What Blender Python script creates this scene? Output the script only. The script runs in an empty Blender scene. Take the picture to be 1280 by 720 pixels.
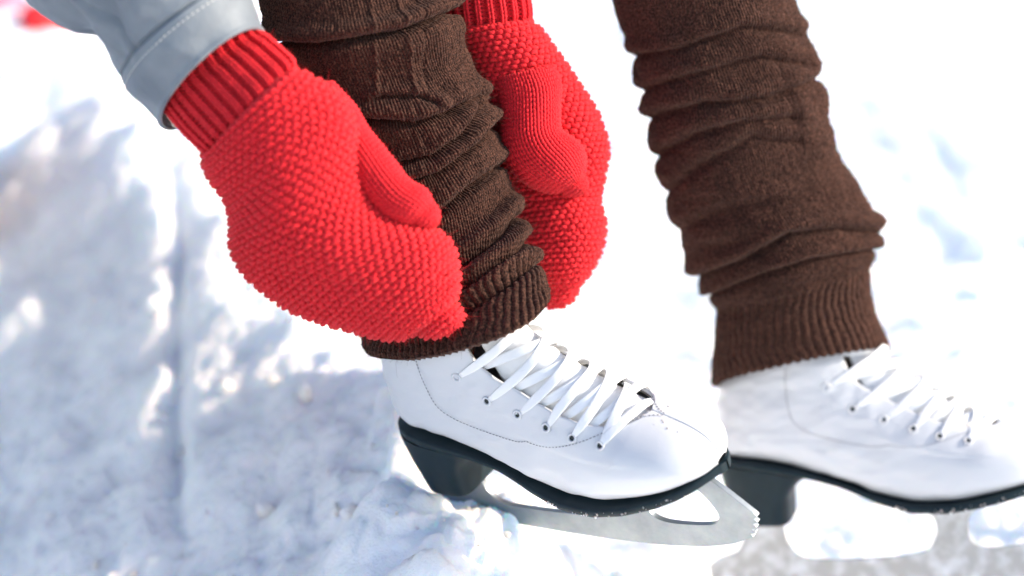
import bpy, math, random
import numpy as np
from mathutils import Vector, Matrix
R_ = math.radians
rng = np.random.default_rng(7)
random.seed(7)

# ------------------------------------------------------------------ camera, sky, sun
TH = R_(18); DIST = 1.5; FPX = 2460.0; Z0 = 0.26
CAM = np.array([0, -DIST * math.cos(TH), Z0 + DIST * math.sin(TH)])
FW = np.array([0, math.cos(TH), -math.sin(TH)])
UP = np.array([0, math.sin(TH), math.cos(TH)])
sc = bpy.context.scene
cd = bpy.data.cameras.new('camera'); cam = bpy.data.objects.new('camera', cd)
sc.collection.objects.link(cam); sc.camera = cam
cam.location = CAM; cam.rotation_euler = (math.pi / 2 - TH, 0, 0)
cd.lens = 36 * FPX / 1280; cd.sensor_width = 36; cd.clip_end = 500; cd.clip_start = 0.02
cd.dof.use_dof = True; cd.dof.focus_distance = 1.455; cd.dof.aperture_fstop = 2.2
cd.dof.aperture_blades = 8

SUN_EL = R_(30); SUN_AZ = R_(-5)          # azimuth measured from +x towards +y
sd = Vector((math.cos(SUN_EL) * math.cos(SUN_AZ), math.cos(SUN_EL) * math.sin(SUN_AZ), math.sin(SUN_EL)))
w = bpy.data.worlds.new('World'); sc.world = w; w.use_nodes = True
nt = w.node_tree; bg = nt.nodes['Background']
sky = nt.nodes.new('ShaderNodeTexSky'); sky.sky_type = 'NISHITA'; sky.sun_disc = False
sky.sun_elevation = SUN_EL; sky.sun_rotation = math.pi / 2 - SUN_AZ
sky.air_density = 1.0; sky.dust_density = 1.6; sky.ozone_density = 1.2
nt.links.new(sky.outputs[0], bg.inputs[0]); bg.inputs[1].default_value = 0.15
ld = bpy.data.lights.new('sun', 'SUN'); ld.energy = 3.0; ld.angle = R_(0.5); ld.color = (1, .90, .76)
sun = bpy.data.objects.new('sun', ld); sc.collection.objects.link(sun)
sun.rotation_euler = sd.to_track_quat('Z', 'Y').to_euler(); sun.location = sd * 5
vs = sc.view_settings
vs.view_transform = 'Standard'; vs.look = 'None'; vs.exposure = 1.12; vs.gamma = 1

# ------------------------------------------------------------------ helpers
def at(px, py, Y):
    """world point on the plane y = Y seen at pixel (px, py) of the photograph"""
    d = FW + UP * ((360 - py) / FPX); d = d + np.array([1, 0, 0]) * ((px - 640) / FPX)
    return CAM + d * ((Y - CAM[1]) / d[1])

def proj(P):
    d = P - CAM; k = d @ FW
    return np.stack([640 + FPX * d[..., 0] / k, 360 - FPX * (d @ UP) / k], -1)

def link(o, parent=None, label=None, cat=None, group=None, kind=None):
    sc.collection.objects.link(o)
    if parent: o.parent = parent
    if label: o['label'] = label
    if cat: o['category'] = cat
    if group: o['group'] = group
    if kind: o['kind'] = kind
    return o

def mesh(name, V, F, mat, parent=None, smooth=True, uv=None, **kw):
    V = np.asarray(V, dtype=np.float32).reshape(-1, 3); F = np.asarray(F, dtype=np.int32)
    k = F.shape[1]; me = bpy.data.meshes.new(name)
    me.vertices.add(len(V)); me.vertices.foreach_set('co', V.ravel())
    me.loops.add(F.size); me.loops.foreach_set('vertex_index', F.ravel())
    me.polygons.add(len(F))
    me.polygons.foreach_set('loop_start', np.arange(0, F.size, k, dtype=np.int32))
    me.polygons.foreach_set('loop_total', np.full(len(F), k, dtype=np.int32))
    if smooth: me.polygons.foreach_set('use_smooth', np.ones(len(F), dtype=bool))
    if uv is not None:
        l = me.uv_layers.new(name='UVMap'); l.data.foreach_set('uv', np.asarray(uv, dtype=np.float32)[F.ravel()].ravel())
    me.materials.append(mat); me.update(calc_edges=True); me.validate()
    return link(bpy.data.objects.new(name, me), parent, **kw)

def pieces(lst):
    Vs, Fs, n = [], [], 0
    for V, F in lst:
        V = np.asarray(V).reshape(-1, 3); Vs.append(V); Fs.append(np.asarray(F) + n); n += len(V)
    return np.concatenate(Vs), np.concatenate(Fs)

def gridF(nu, nv, closed=True):
    i = np.arange(nu - 1)[:, None]; j = np.arange(nv if closed else nv - 1)[None]
    j2 = (j + 1) % nv
    return np.stack([i * nv + j, i * nv + j2, (i + 1) * nv + j2, (i + 1) * nv + j], -1).reshape(-1, 4)

def catmull(K, n):
    """K (m, d) control rows -> n rows, centripetal-ish Catmull-Rom"""
    K = np.asarray(K, float); m = len(K)
    E = np.vstack([2 * K[0] - K[1], K, 2 * K[-1] - K[-2]])
    t = np.linspace(0, m - 1 - 1e-9, n); i = t.astype(int); f = (t - i)[:, None]
    a, b, c, d = E[i], E[i + 1], E[i + 2], E[i + 3]
    return .5 * (2 * b + (c - a) * f + (2 * a - 5 * b + 4 * c - d) * f ** 2 + (3 * b - a - 3 * c + d) * f ** 3)

def smoothstep(a, b, x):
    t = np.clip((x - a) / (b - a), 0, 1); return t * t * (3 - 2 * t)

# value noise in 3D / 2D
_T = rng.random((64, 64, 64))
def vnoise(P):
    P = np.asarray(P, float); i = np.floor(P).astype(int); f = P - i; f = f * f * (3 - 2 * f)
    r = 0
    for a in (0, 1):
        for b in (0, 1):
            for c in (0, 1):
                wt = (f[..., 0] if a else 1 - f[..., 0]) * (f[..., 1] if b else 1 - f[..., 1]) * (f[..., 2] if c else 1 - f[..., 2])
                r = r + wt * _T[(i[..., 0] + a) % 64, (i[..., 1] + b) % 64, (i[..., 2] + c) % 64]
    return r * 2 - 1
def fbm(P, o=4, g=.5):
    r, a = 0, 1
    for k in range(o):
        r = r + a * vnoise(P * 2 ** k + 17.3 * k); a *= g
    return r

class Surf:
    """closed tube surface given as a grid of points (nu, nv, 3); rows are equal arc length"""
    def __init__(s, P):
        nu, nv, _ = P.shape
        Q = np.empty_like(P)
        for k in range(nu):
            r = np.vstack([P[k], P[k, :1]]); L = np.concatenate([[0], np.cumsum(np.linalg.norm(np.diff(r, axis=0), axis=1))])
            x = np.linspace(0, L[-1], nv, endpoint=False)
            for c in range(3): Q[k, :, c] = np.interp(x, L, r[:, c])
        s.finish(Q)
    def finish(s, Q):
        nu, nv, _ = Q.shape
        s.P = Q; s.nu, s.nv = nu, nv
        du = np.gradient(Q, axis=0); dv = np.roll(Q, -1, 1) - np.roll(Q, 1, 1)
        N = np.cross(dv, du); N /= np.linalg.norm(N, axis=2, keepdims=True) + 1e-12
        cen = Q.mean(1, keepdims=True)
        if ((Q - cen) * N).sum() < 0: N = -N
        s.N = N
        s.len = np.linalg.norm(np.roll(Q, -1, 1) - Q, axis=2).sum(1)
        s.ul = np.concatenate([[0], np.cumsum(np.linalg.norm(np.diff(Q, axis=0), axis=2).mean(1))])
    def ev(s, U, v):
        """U in metres along, v in turns"""
        x = np.interp(U, s.ul, np.arange(s.nu)); i = np.clip(x.astype(int), 0, s.nu - 2); f = (x - i)[..., None]
        y = (v % 1) * s.nv; j = np.floor(y).astype(int) % s.nv; g = (y - np.floor(y))[..., None]; j2 = (j + 1) % s.nv
        def bl(A): return (A[i, j] * (1 - f) + A[i + 1, j] * f) * (1 - g) + (A[i, j2] * (1 - f) + A[i + 1, j2] * f) * g
        N = bl(s.N); N = N / (np.linalg.norm(N, axis=-1, keepdims=True) + 1e-12)
        return bl(s.P), N

def outline_surf(st, nu=120, nv=120, ex=2.2, cap0=False, cap1=True):
    """stations: Lx, Ly, Rx, Ry, YL, YR, thickness, dx, dy (image outlines with real depths)"""
    K = catmull(st, nu)
    v = np.linspace(0, 2 * np.pi, nv, endpoint=False)
    c, s_ = np.cos(v), np.sin(v)
    c = np.sign(c) * np.abs(c) ** (2 / ex); s_ = np.sign(s_) * np.abs(s_) ** (2 / ex)
    P = np.empty((nu, nv, 3))
    for k, r in enumerate(K):
        L = at(r[0], r[1], r[4]); Rr = at(r[2], r[3], r[5]); cx, cy = (r[0] + r[2]) / 2, (r[1] + r[3]) / 2
        ce = (L + Rr) / 2; Y = (r[4] + r[5]) / 2
        b = at(cx + r[7], cy + r[8], Y - r[6]) - ce
        P[k] = ce + np.outer(c, (L - Rr) / 2) + np.outer(s_, b)
    return P

def close_end(P, n=7, last=True, depth=.3):
    """rounds a tube off to a point"""
    Q = P if last else P[::-1]
    e = Q[-1]; ce = e.mean(0); d = e.mean(0) - Q[-4].mean(0); d = d / (np.linalg.norm(d) + 1e-9)
    r = np.linalg.norm(e - ce, axis=1).min()
    rows = []
    for k in range(1, n + 1):
        a = k / n * np.pi / 2 * .985
        rows.append(ce + (e - ce) * math.cos(a) + d * r * math.sin(a) * depth * 2)
    Q = np.concatenate([Q, np.array(rows)])
    return Q if last else Q[::-1]

def tube(path, r, nrm=None, sides=6, closed=False, flat=None):
    """tube round a polyline (n,3); r scalar or (n,), flat=(w,h) makes a ribbon using nrm"""
    path = np.asarray(path, float); n = len(path)
    if closed: T = np.roll(path, -1, 0) - np.roll(path, 1, 0)
    else: T = np.gradient(path, axis=0)
    T /= np.linalg.norm(T, axis=1, keepdims=True) + 1e-12
    if nrm is None:
        nrm = np.tile([0.13, 0.2, 1.0], (n, 1))
    B = np.cross(T, nrm); B /= np.linalg.norm(B, axis=1, keepdims=True) + 1e-12
    N = np.cross(B, T)
    a = np.linspace(0, 2 * np.pi, sides, endpoint=False) + np.pi / sides
    if flat: ca, sa = np.sign(np.cos(a)) * np.abs(np.cos(a)) ** .5 * flat[0], np.sign(np.sin(a)) * np.abs(np.sin(a)) ** .8 * flat[1]
    else: ca, sa = np.cos(a), np.sin(a)
    rr = np.ones(n) * r
    V = path[:, None] + (B[:, None] * ca[None, :, None] + N[:, None] * sa[None, :, None]) * rr[:, None, None]
    F = gridF(n, sides)
    if closed:
        j = np.arange(sides); j2 = (j + 1) % sides; o = (n - 1) * sides
        F = np.concatenate([F, np.stack([o + j, o + j2, j2, j], -1)])
    else:
        V = np.concatenate([V, path[:1][:, None].repeat(sides, 1), path[-1:][:, None].repeat(sides, 1)])
        j = np.arange(sides); j2 = (j + 1) % sides; o = (n - 1) * sides
        F = np.concatenate([F, np.stack([(n) * sides + j2, (n) * sides + j, j, j2][::-1], -1), np.stack([o + j, o + j2, (n + 1) * sides + j2, (n + 1) * sides + j], -1)])
    return V.reshape(-1, 3), F

def knit(S, U0, U1, rowh, W, mode, yr, A=.22, H=.82, Dz=.55, sides=6, per=12, fixed=None, rib=.0013, off=0., vfade=None):
    """lays real interlocking yarn loops over a surface: garter, stockinette or rib"""
    out = []
    nrow = max(2, int((U1 - U0) / rowh))
    for k in range(nrow):
        Uc = U0 + (k + .5) * (U1 - U0) / nrow
        ln = np.interp(Uc, S.ul, S.len)
        n = fixed or max(6, int(round(ln / W)))
        if mode == 'garter':
            n0 = int(round(np.max(S.len) * .93 / W)); n = n0 if ln > .66 * n0 * W else (int(n0 * .66) if ln > .4 * n0 * W else int(n0 * .4))
        if fixed and fixed % 2: n = fixed + 1
        if mode == 'rib' and n % 2: n += 1
        Wk = ln / n
        t = np.arange(n * per) / per * 2 * np.pi
        jit = vnoise(np.stack([t * .45, t * 0 + k * 3.1, t * 0], -1)) * .10
        sx = t / (2 * np.pi) * Wk + A * Wk * np.sin(2 * t)
        sy = H * rowh * np.cos(t + jit) + vnoise(np.stack([t * .2, t * 0 + k * .37, t * 0 + 9], -1)) * rowh * .25
        d = Dz * yr * 2
        if mode == 'garter': sy = sy * (.80 if k % 2 else 1.08)
        if mode == 'garter': z = (1 if k % 2 else -1) * d * np.cos(2 * t) + (yr * .55 if k % 2 else -yr * .8)
        elif mode == 'stock': z = -d * np.cos(2 * t)
        else:
            g = np.cos(t / 2); z = -np.tanh(3 * g) * d * np.cos(2 * t) + rib * np.tanh(2.2 * g)
        wh = 0
        z = z + yr * .25 * vnoise(np.stack([t * .9, t * 0 + k * 5.3, t * 0 + 3], -1))
        P, N = S.ev(np.clip(Uc + sy, 0, S.ul[-1]), sx / ln + wh)
        P = P + N * (z + off)[:, None]
        V, F = tube(P, yr * min(1, Wk / W * 1.15), N, sides, closed=True)
        out.append((V, F))
    return pieces(out)

def fuzz(V, n, ln, wd, cen=None, seed=1, droop=.3):
    """loose fibres standing off a knitted surface"""
    r = np.random.default_rng(seed)
    idx = r.integers(0, len(V), n); p = V[idx]
    d = r.normal(size=(n, 3)); 
    if cen is not None:
        o = p - cen[idx]; o /= np.linalg.norm(o, axis=1, keepdims=True) + 1e-9; d = d * .75 + o * 1.1
    d /= np.linalg.norm(d, axis=1, keepdims=True)
    L = ln * (.35 + r.random((n, 1)) ** 2 * 1.1)
    b = r.normal(size=(n, 3)) * .5
    s = np.cross(d, r.normal(size=(n, 3))); s /= np.linalg.norm(s, axis=1, keepdims=True) + 1e-9
    s2 = np.cross(d, s)
    seg = [0, .35, .7, 1]; rows = []
    for q in seg:
        c = p + (d * q + b * q * q) * L; wq = wd * (1 - .55 * q)
        rows += [c + s * wq, c - s * .5 * wq + s2 * .87 * wq, c - s * .5 * wq - s2 * .87 * wq]
    Q = np.stack(rows, 1)          # n, 12, 3
    f = []
    for a in range(3):
        for c in range(3):
            c2 = (c + 1) % 3; f.append([a * 3 + c, a * 3 + c2, a * 3 + 3 + c2, a * 3 + 3 + c])
    F = (np.arange(n)[:, None, None] * 12 + np.array(f)[None]).reshape(-1, 4)
    return Q.reshape(-1, 3), F

# ------------------------------------------------------------------ materials
def mat(name, col, rough=.6, **k):
    m = bpy.data.materials.new(name); m.use_nodes = True; b = m.node_tree.nodes['Principled BSDF']
    b.inputs['Base Color'].default_value = (*col, 1); b.inputs['Roughness'].default_value = rough
    for a, v in k.items(): b.inputs[a.replace('_', ' ')].default_value = v
    return m
def N_(m, t, **k):
    n = m.node_tree.nodes.new(t)
    for a, v in k.items(): setattr(n, a, v)
    return n
def noise_tex(m, scale, detail=4, rough=.5, coord='Object', vec_scale=None):
    tc = N_(m, 'ShaderNodeTexCoord'); n = N_(m, 'ShaderNodeTexNoise')
    n.inputs['Scale'].default_value = scale; n.inputs['Detail'].default_value = detail; n.inputs['Roughness'].default_value = rough
    if vec_scale:
        mp = N_(m, 'ShaderNodeMapping'); mp.inputs['Scale'].default_value = vec_scale
        m.node_tree.links.new(tc.outputs[coord], mp.inputs[0]); m.node_tree.links.new(mp.outputs[0], n.inputs[0])
    else: m.node_tree.links.new(tc.outputs[coord], n.inputs[0])
    return n
def col_noise(m, c1, c2, scale, lo=.35, hi=.65, **k):
    n = noise_tex(m, scale, **k); r = N_(m, 'ShaderNodeValToRGB')
    r.color_ramp.elements[0].color = (*c1, 1); r.color_ramp.elements[1].color = (*c2, 1)
    r.color_ramp.elements[0].position = lo; r.color_ramp.elements[1].position = hi
    m.node_tree.links.new(n.outputs[0], r.inputs[0])
    m.node_tree.links.new(r.outputs[0], m.node_tree.nodes['Principled BSDF'].inputs['Base Color'])
    return r
def bump_noise(m, scale, dist, strength=.5, prev=None, **k):
    n = noise_tex(m, scale, **k); b = N_(m, 'ShaderNodeBump'); b.inputs['Strength'].default_value = strength
    b.inputs['Distance'].default_value = dist
    m.node_tree.links.new(n.outputs[0], b.inputs['Height'])
    if prev: m.node_tree.links.new(prev.outputs[0], b.inputs['Normal'])
    m.node_tree.links.new(b.outputs[0], m.node_tree.nodes['Principled BSDF'].inputs['Normal'])
    return b

M_red = mat('red_wool', (.78, .015, .04), .8, Sheen_Weight=.3, Sheen_Roughness=.5)
M_red.node_tree.nodes['Principled BSDF'].inputs['Sheen Tint'].default_value = (1, .35, .3, 1)
M_red.node_tree.nodes['Principled BSDF'].inputs['Specular IOR Level'].default_value = .25
col_noise(M_red, (.52, .004, .014), (.74, .016, .024), 900, detail=2)
bump_noise(M_red, 2600, .0004, .5, detail=2)
M_brown = mat('brown_wool', (.05, .022, .016), .9, Sheen_Weight=.25, Sheen_Roughness=.4)
M_brown.node_tree.nodes['Principled BSDF'].inputs['Sheen Tint'].default_value = (.75, .5, .42, 1)
M_brown.node_tree.nodes['Principled BSDF'].inputs['Specular IOR Level'].default_value = .15
col_noise(M_brown, (.015, .0062, .0042), (.115, .048, .031), 700, lo=.4, hi=.72, detail=3)
bump_noise(M_brown, 1500, .0006, .7, detail=3)
M_leather = mat('white_leather', (.60, .605, .62), .38, Coat_Weight=.12)
bump_noise(M_leather, 700, .0003, .35, prev=bump_noise(M_leather, 45, .0015, .22), detail=2)
M_lace = mat('white_lace', (.84, .84, .84), .75)
bump_noise(M_lace, 1500, .0005, .8, detail=1)
M_tongue = mat('tongue_padding', (.80, .80, .80), .6); bump_noise(M_tongue, 500, .0004, .4)
M_lining = mat('beige_lining', (.62, .57, .50), .9); bump_noise(M_lining, 900, .0004, .5)
M_sole = mat('dark_sole', (.008, .020, .026), .5, Specular_IOR_Level=.25)
col_noise(M_sole, (.004, .014, .019), (.009, .021, .027), 60); bump_noise(M_sole, 300, .0003, .3, vec_scale=(.15, .15, 3))
M_steel = mat('blade_steel', (.3, .32, .34), .38, Metallic=.6)
col_noise(M_steel, (.20, .225, .245), (.32, .345, .36), 38, lo=.35, hi=.80, detail=6, rough=.65)
bump_noise(M_steel, 240, .0003, .35, vec_scale=(.12, 1, 3))
M_frost = mat('frosted_steel', (.5, .49, .47), .45, Metallic=.4); col_noise(M_frost, (.40, .385, .37), (.66, .66, .67), 55, lo=.42, hi=.68, detail=5)
bump_noise(M_frost, 400, .0004, .5)
M_stitch = mat('grey_thread', (.22, .22, .24), .8); bump_noise(M_stitch, 900, .0002)
M_hole = mat('eyelet_hole', (.02, .03, .03), .6); bump_noise(M_hole, 900, .0001)
M_jacket = mat('grey_jacket_fabric', (.2, .24, .27), .6, Sheen_Weight=.15)
col_noise(M_jacket, (.125, .148, .172), (.185, .208, .228), 25)
bump_noise(M_jacket, 2400, .0002, .35, prev=bump_noise(M_jacket, 55, .004, .35, detail=3), detail=1)
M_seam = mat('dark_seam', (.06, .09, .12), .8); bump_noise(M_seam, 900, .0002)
M_thread = mat('jacket_thread', (.55, .55, .52), .8); bump_noise(M_thread, 900, .0002)
M_tights = mat('tan_leggings', (.16, .085, .05), .8, Sheen_Weight=.3); bump_noise(M_tights, 1400, .0003, .5)
M_skin = mat('skin', (.62, .38, .29), .5, Subsurface_Weight=.1); bump_noise(M_skin, 500, .0002, .2)
M_hat = mat('grey_hat_wool', (.4, .4, .42), .9); bump_noise(M_hat, 300, .002, .6)
M_hair = mat('brown_hair', (.08, .04, .02), .6); bump_noise(M_hair, 300, .002, .6, vec_scale=(4, 4, .4))
M_wood = mat('bench_wood', (.25, .14, .08), .7); bump_noise(M_wood, 60, .002, .4, vec_scale=(6, .5, 6))
M_scarf = mat('red_cloth', (.75, .015, .02), .8); bump_noise(M_scarf, 300, .001, .5)
M_pink = mat('pale_pink_cloth', (.50, .20, .28), .8); bump_noise(M_pink, 300, .001, .5)
M_snow = mat('snow', (.90, .91, .93), .55, Subsurface_Weight=.7, Subsurface_Scale=.06, Specular_IOR_Level=.25)
M_snow.node_tree.nodes['Principled BSDF'].inputs['Subsurface Radius'].default_value = (.35, .6, 1)
bump_noise(M_snow, 420, .002, .55, prev=bump_noise(M_snow, 90, .006, .45, detail=5, rough=.6), detail=4)

# ------------------------------------------------------------------ setting: snow
def mound(X, Y, cx, cy, rx, ry, h, p=2.):
    return h * np.exp(-(np.abs((X - cx) / rx) ** p + np.abs((Y - cy) / ry) ** p))

_cr = np.random.default_rng(3)
def worley(X, Y, s, seed):
    """distance to the nearest random point of a jittered grid (lumps of thrown snow), plus a random id"""
    r = np.random.default_rng(seed); J = r.random((64, 64, 3))
    x, y = X / s, Y / s; ix, iy = np.floor(x).astype(int), np.floor(y).astype(int)
    best = np.full(X.shape, 9.); bid = np.zeros(X.shape)
    for a in (-1, 0, 1):
        for b in (-1, 0, 1):
            q = J[(ix + a) % 64, (iy + b) % 64]
            d = np.hypot(ix + a + q[..., 0] - x, iy + b + q[..., 1] - y)
            m = d < best; best = np.where(m, d, best); bid = np.where(m, q[..., 2], bid)
    return best, bid

def ground_h(X, Y, fine=True):
    P = np.stack([X, Y, X * 0], -1)
    left = smoothstep(.13, -.10, X + .10 * Y)
    sd_ = (X + .24) * -.88 + (Y - .40) * -.47 + .035 * vnoise(P * 4.2 + 2) + .015 * vnoise(P * 11 + 6)   # distance from the crest of the heap
    heap = .105 - .76 * (np.sqrt(np.clip(sd_ + .02, 0, 9) ** 2 + .0016) - .04) - .05 * np.clip(-sd_, 0, 1) + .07 * smoothstep(.3, 1.0, Y)
    heap = np.maximum(heap, -.55 + .1 * np.clip(sd_, 0, 2))
    base = -.078 * (1 - left) + heap * left
    base = base + .02 * fbm(P * 2.3 + 8, 3) * (1 - .6 * left)
    base = base - mound(X, Y, .13, .0, .14, .12, .020)
    base = base + mound(X, Y, -.12, -.02, .05, .07, .020)
    zn = np.exp(-(((X + .035) / .085) ** 2 + ((Y - .015) / .075) ** 2) ** 1.5); base = base * (1 - zn) + (.064 + .3 * np.clip(-X - .05, 0, .1)) * zn
    # the groove a blade cut through the snow
    gx = X + .272 + .15 * Y + .006 * vnoise(P * 5)
    gm = smoothstep(.05, .25, Y) * smoothstep(1.3, .8, Y)
    base = base - .016 * np.exp(-(gx / .010) ** 2) * gm + .006 * np.exp(-((gx + .03) / .02) ** 2) * gm
    if fine:
        wx = X + .02 * vnoise(P * 14); wy = Y + .02 * vnoise(P * 14 + 40)
        for s, a, sd_ in ((.13, .020, 1), (.06, .017, 2), (.030, .0060, 3)):
            d, i = worley(wx, wy, s, sd_)
            lump = np.clip(1 - (d / .75) ** 2, 0, 1) ** .7 * np.clip(i * 1.8 - .55, 0, 1)
            amp = .35 + .65 * smoothstep(-.35, .3, vnoise(P * 3.1 + 5 * sd_))
            side = .70 + .30 * smoothstep(.25, -.05, X) * (1 - .5 * smoothstep(.4, .9, Y))
            base = base + a * lump * amp * side
        base = base + .011 * fbm(P * 20, 5) + .0012 * fbm(P * 110, 3)
    # boot prints far behind on the right and left
    for cx, cy, rx, ry, dd in ((.66, .75, .05, .11, .05), (.78, 1.05, .05, .12, .05), (.60, 1.25, .05, .12, .04), (-.62, 1.1, .07, .12, .07), (-.45, 1.5, .08, .1, .05), (.95, .55, .05, .1, .05), (.35, 1.4, .06, .1, .04)):
        base = base - mound(X, Y, cx, cy, rx, ry, dd, 3.)
    return base

def axis(lo, hi, c0, c1, n, m):
    a = np.linspace(c0, c1, n); l = c0 - np.geomspace(.01, c0 - lo, m)[::-1]; r = c1 + np.geomspace(.01, hi - c1, m)
    return np.concatenate([l, a, r])
gx = axis(-60, 60, -.62, .75, 620, 60); gy = axis(-60, 120, -.55, 1.1, 720, 70)
GX, GY = np.meshgrid(gx, gy, indexing='ij')
GZ = ground_h(GX, GY)
far = smoothstep(2.5, 6, np.hypot(GX, GY)); GZ = GZ * (1 - far) + far * -.03
mesh('snow_ground', np.stack([GX, GY, GZ], -1), gridF(len(gx), len(gy), False), M_snow, kind='structure')
def gz(x, y): return float(ground_h(np.array([[x]]), np.array([[y]]))[0, 0])

# loose crumbs and clods of snow thrown round the skates (uncountable: one object)
def clods():
    out = []; r = np.random.default_rng(11)
    bmv = []
    import bmesh
    bm = bmesh.new(); bmesh.ops.create_icosphere(bm, subdivisions=3, radius=1)
    V0 = np.array([v.co[:] for v in bm.verts]); F0 = np.array([[v.index for v in f.verts] for f in bm.faces]); bm.free()
    for k in range(260):
        if k < 300: x = r.uniform(-.5, .15); y = r.uniform(-.45, .5)
        else: x = r.uniform(-.6, .7); y = r.uniform(-.4, 1.2)
        s = .0014 + .007 * r.random() ** 4
        if x > .16: s *= .7
        V = V0 * s * (1 + .35 * r.normal(size=3) * .6) ; V = V * (1 + .35 * vnoise(V0 * 1.7 + k)[:, None])
        V = V + np.array([x, y, gz_fast(x, y) + s * .35]); out.append((V, F0))
    return pieces(out)
def gz_fast(x, y):
    i = np.clip(np.searchsorted(gx, x) - 1, 0, len(gx) - 2); j = np.clip(np.searchsorted(gy, y) - 1, 0, len(gy) - 2)
    return GZ[i, j]
V, F = clods(); mesh('snow_crumbs', V, F, M_snow, kind='stuff', label='loose crumbs of snow scattered over the trodden snow', cat='snow')

# ------------------------------------------------------------------ the ice skates
# fan of sections: heel/bottom point (x,z), instep point (x,z), half width, bottom squareness
BS = [(.018, .138, .122, .158, .033, 2.1), (.012, .126, .126, .148, .034, 2.1), (.004, .110, .131, .139, .035, 2.1), (-.005, .088, .137, .130, .036, 2.1),
      (-.009, .060, .145, .121, .036, 2.2), (-.004, .041, .154, .113, .036, 2.6), (.015, .034, .164, .105, .036, 3.2), (.042, .031, .174, .097, .036, 3.8),
      (.072, .025, .184, .090, .037, 4), (.102, .016, .194, .083, .039, 4), (.131, .006, .205, .075, .041, 4), (.160, .000, .217, .068, .044, 4),
      (.190, .001, .231, .0625, .046, 4), (.218, .006, .247, .0585, .044, 4), (.243, .012, .261, .053, .039, 3.6), (.262, .018, .272, .046, .030, 3), (.274, .022, .278, .038, .019, 2.6), (.281, .026, .282, .031, .006, 2.2)]
NU, NV = 170, 128
BK = catmull(BS, NU)
def boot_pt(k, w_, off=0.):
    """k station index (float ok), w_ angle from the instep centre line (radians, + = far side)"""
    k = np.asarray(k, float); w_ = np.asarray(w_, float)
    i = np.clip(k.astype(int), 0, NU - 2); f = (k - i)[..., None]; r = BK[i] * (1 - f) + BK[i + 1] * f
    c, s = np.cos(w_), np.sin(w_)
    n = np.where(c > 0, 2.05, r[..., 5])
    c2 = np.sign(c) * np.abs(c) ** (2 / n); s2 = np.sign(s) * np.abs(s) ** (2 / np.where(c > 0, 2.05, np.minimum(r[..., 5], 3.2)))
    mx, mz = (r[..., 0] + r[..., 2]) / 2, (r[..., 1] + r[..., 3]) / 2
    hx, hz = (r[..., 2] - r[..., 0]) / 2, (r[..., 3] - r[..., 1]) / 2
    return np.stack([mx + hx * c2, r[..., 4] * s2, mz + hz * c2], -1)
def boot_sn(k, w_):
    e = 1e-2
    k = np.asarray(k, float); w_ = np.asarray(w_, float)
    a = boot_pt(np.minimum(k + .5, NU - 1.01), w_) - boot_pt(np.maximum(k - .5, 0), w_); b = boot_pt(k, w_ + e) - boot_pt(k, w_ - e)
    n = np.cross(a, b); n /= np.linalg.norm(n, axis=-1, keepdims=True) + 1e-12
    r = boot_pt(k, w_) - boot_pt(k, w_ * 0 + np.pi / 2) * np.array([1, 0, 1]) * .5 - boot_pt(k, w_ * 0 - np.pi / 2) * np.array([1, 0, 1]) * .5
    sg = np.sign((n * r).sum(-1, keepdims=True)); sg[sg == 0] = 1
    return n * sg
def kst(st): return st / (len(BS) - 1) * (NU - 1)      # station number -> row
K_END = kst(12.0)                                        # toe end of the lacing
def gap(k): return np.interp(np.asarray(k, float), [kst(q) for q in (0, 4, 6, 7.5, 8.8, 9.9, 11.0, 11.6, 11.9, 12.0)], [.95, .95, .90, .92, .90, .78, .56, .38, .20, 0])
EY = [kst(q) for q in (4.0, 6.0, 7.5, 8.8, 9.9, 11.1)]
_es = np.linspace(0, kst(17), 600); _ev = np.interp(_es, [kst(q) for q in (0, 6, 8, 9.3, 10.3, 11.2, 12)], [1.27, 1.245, 1.22, 1.14, 1.03, .90, .82])
_ev = np.convolve(np.pad(_ev, 40, 'edge'), np.ones(81) / 81, 'valid')
def ey_w(k): return np.interp(np.asarray(k, float), _es, _ev)

def zbot(x):
    return np.interp(x, [-.006, .015, .042, .072, .102, .131, .160, .190, .218, .243, .262, .281], [.035, .034, .031, .025, .016, .006, 0, .001, .006, .012, .018, .0255])
def wbot(x):
    return np.interp(x, [-.0085, -.007, -.003, .004, .015, .03, .05, .075, .10, .13, .16, .19, .215, .24, .257, .270, .279, .2835, .285], [.001, .010, .018, .0255, .031, .034, .035, .0345, .036, .040, .044, .0465, .0455, .040, .033, .0235, .013, .006, .001])

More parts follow.
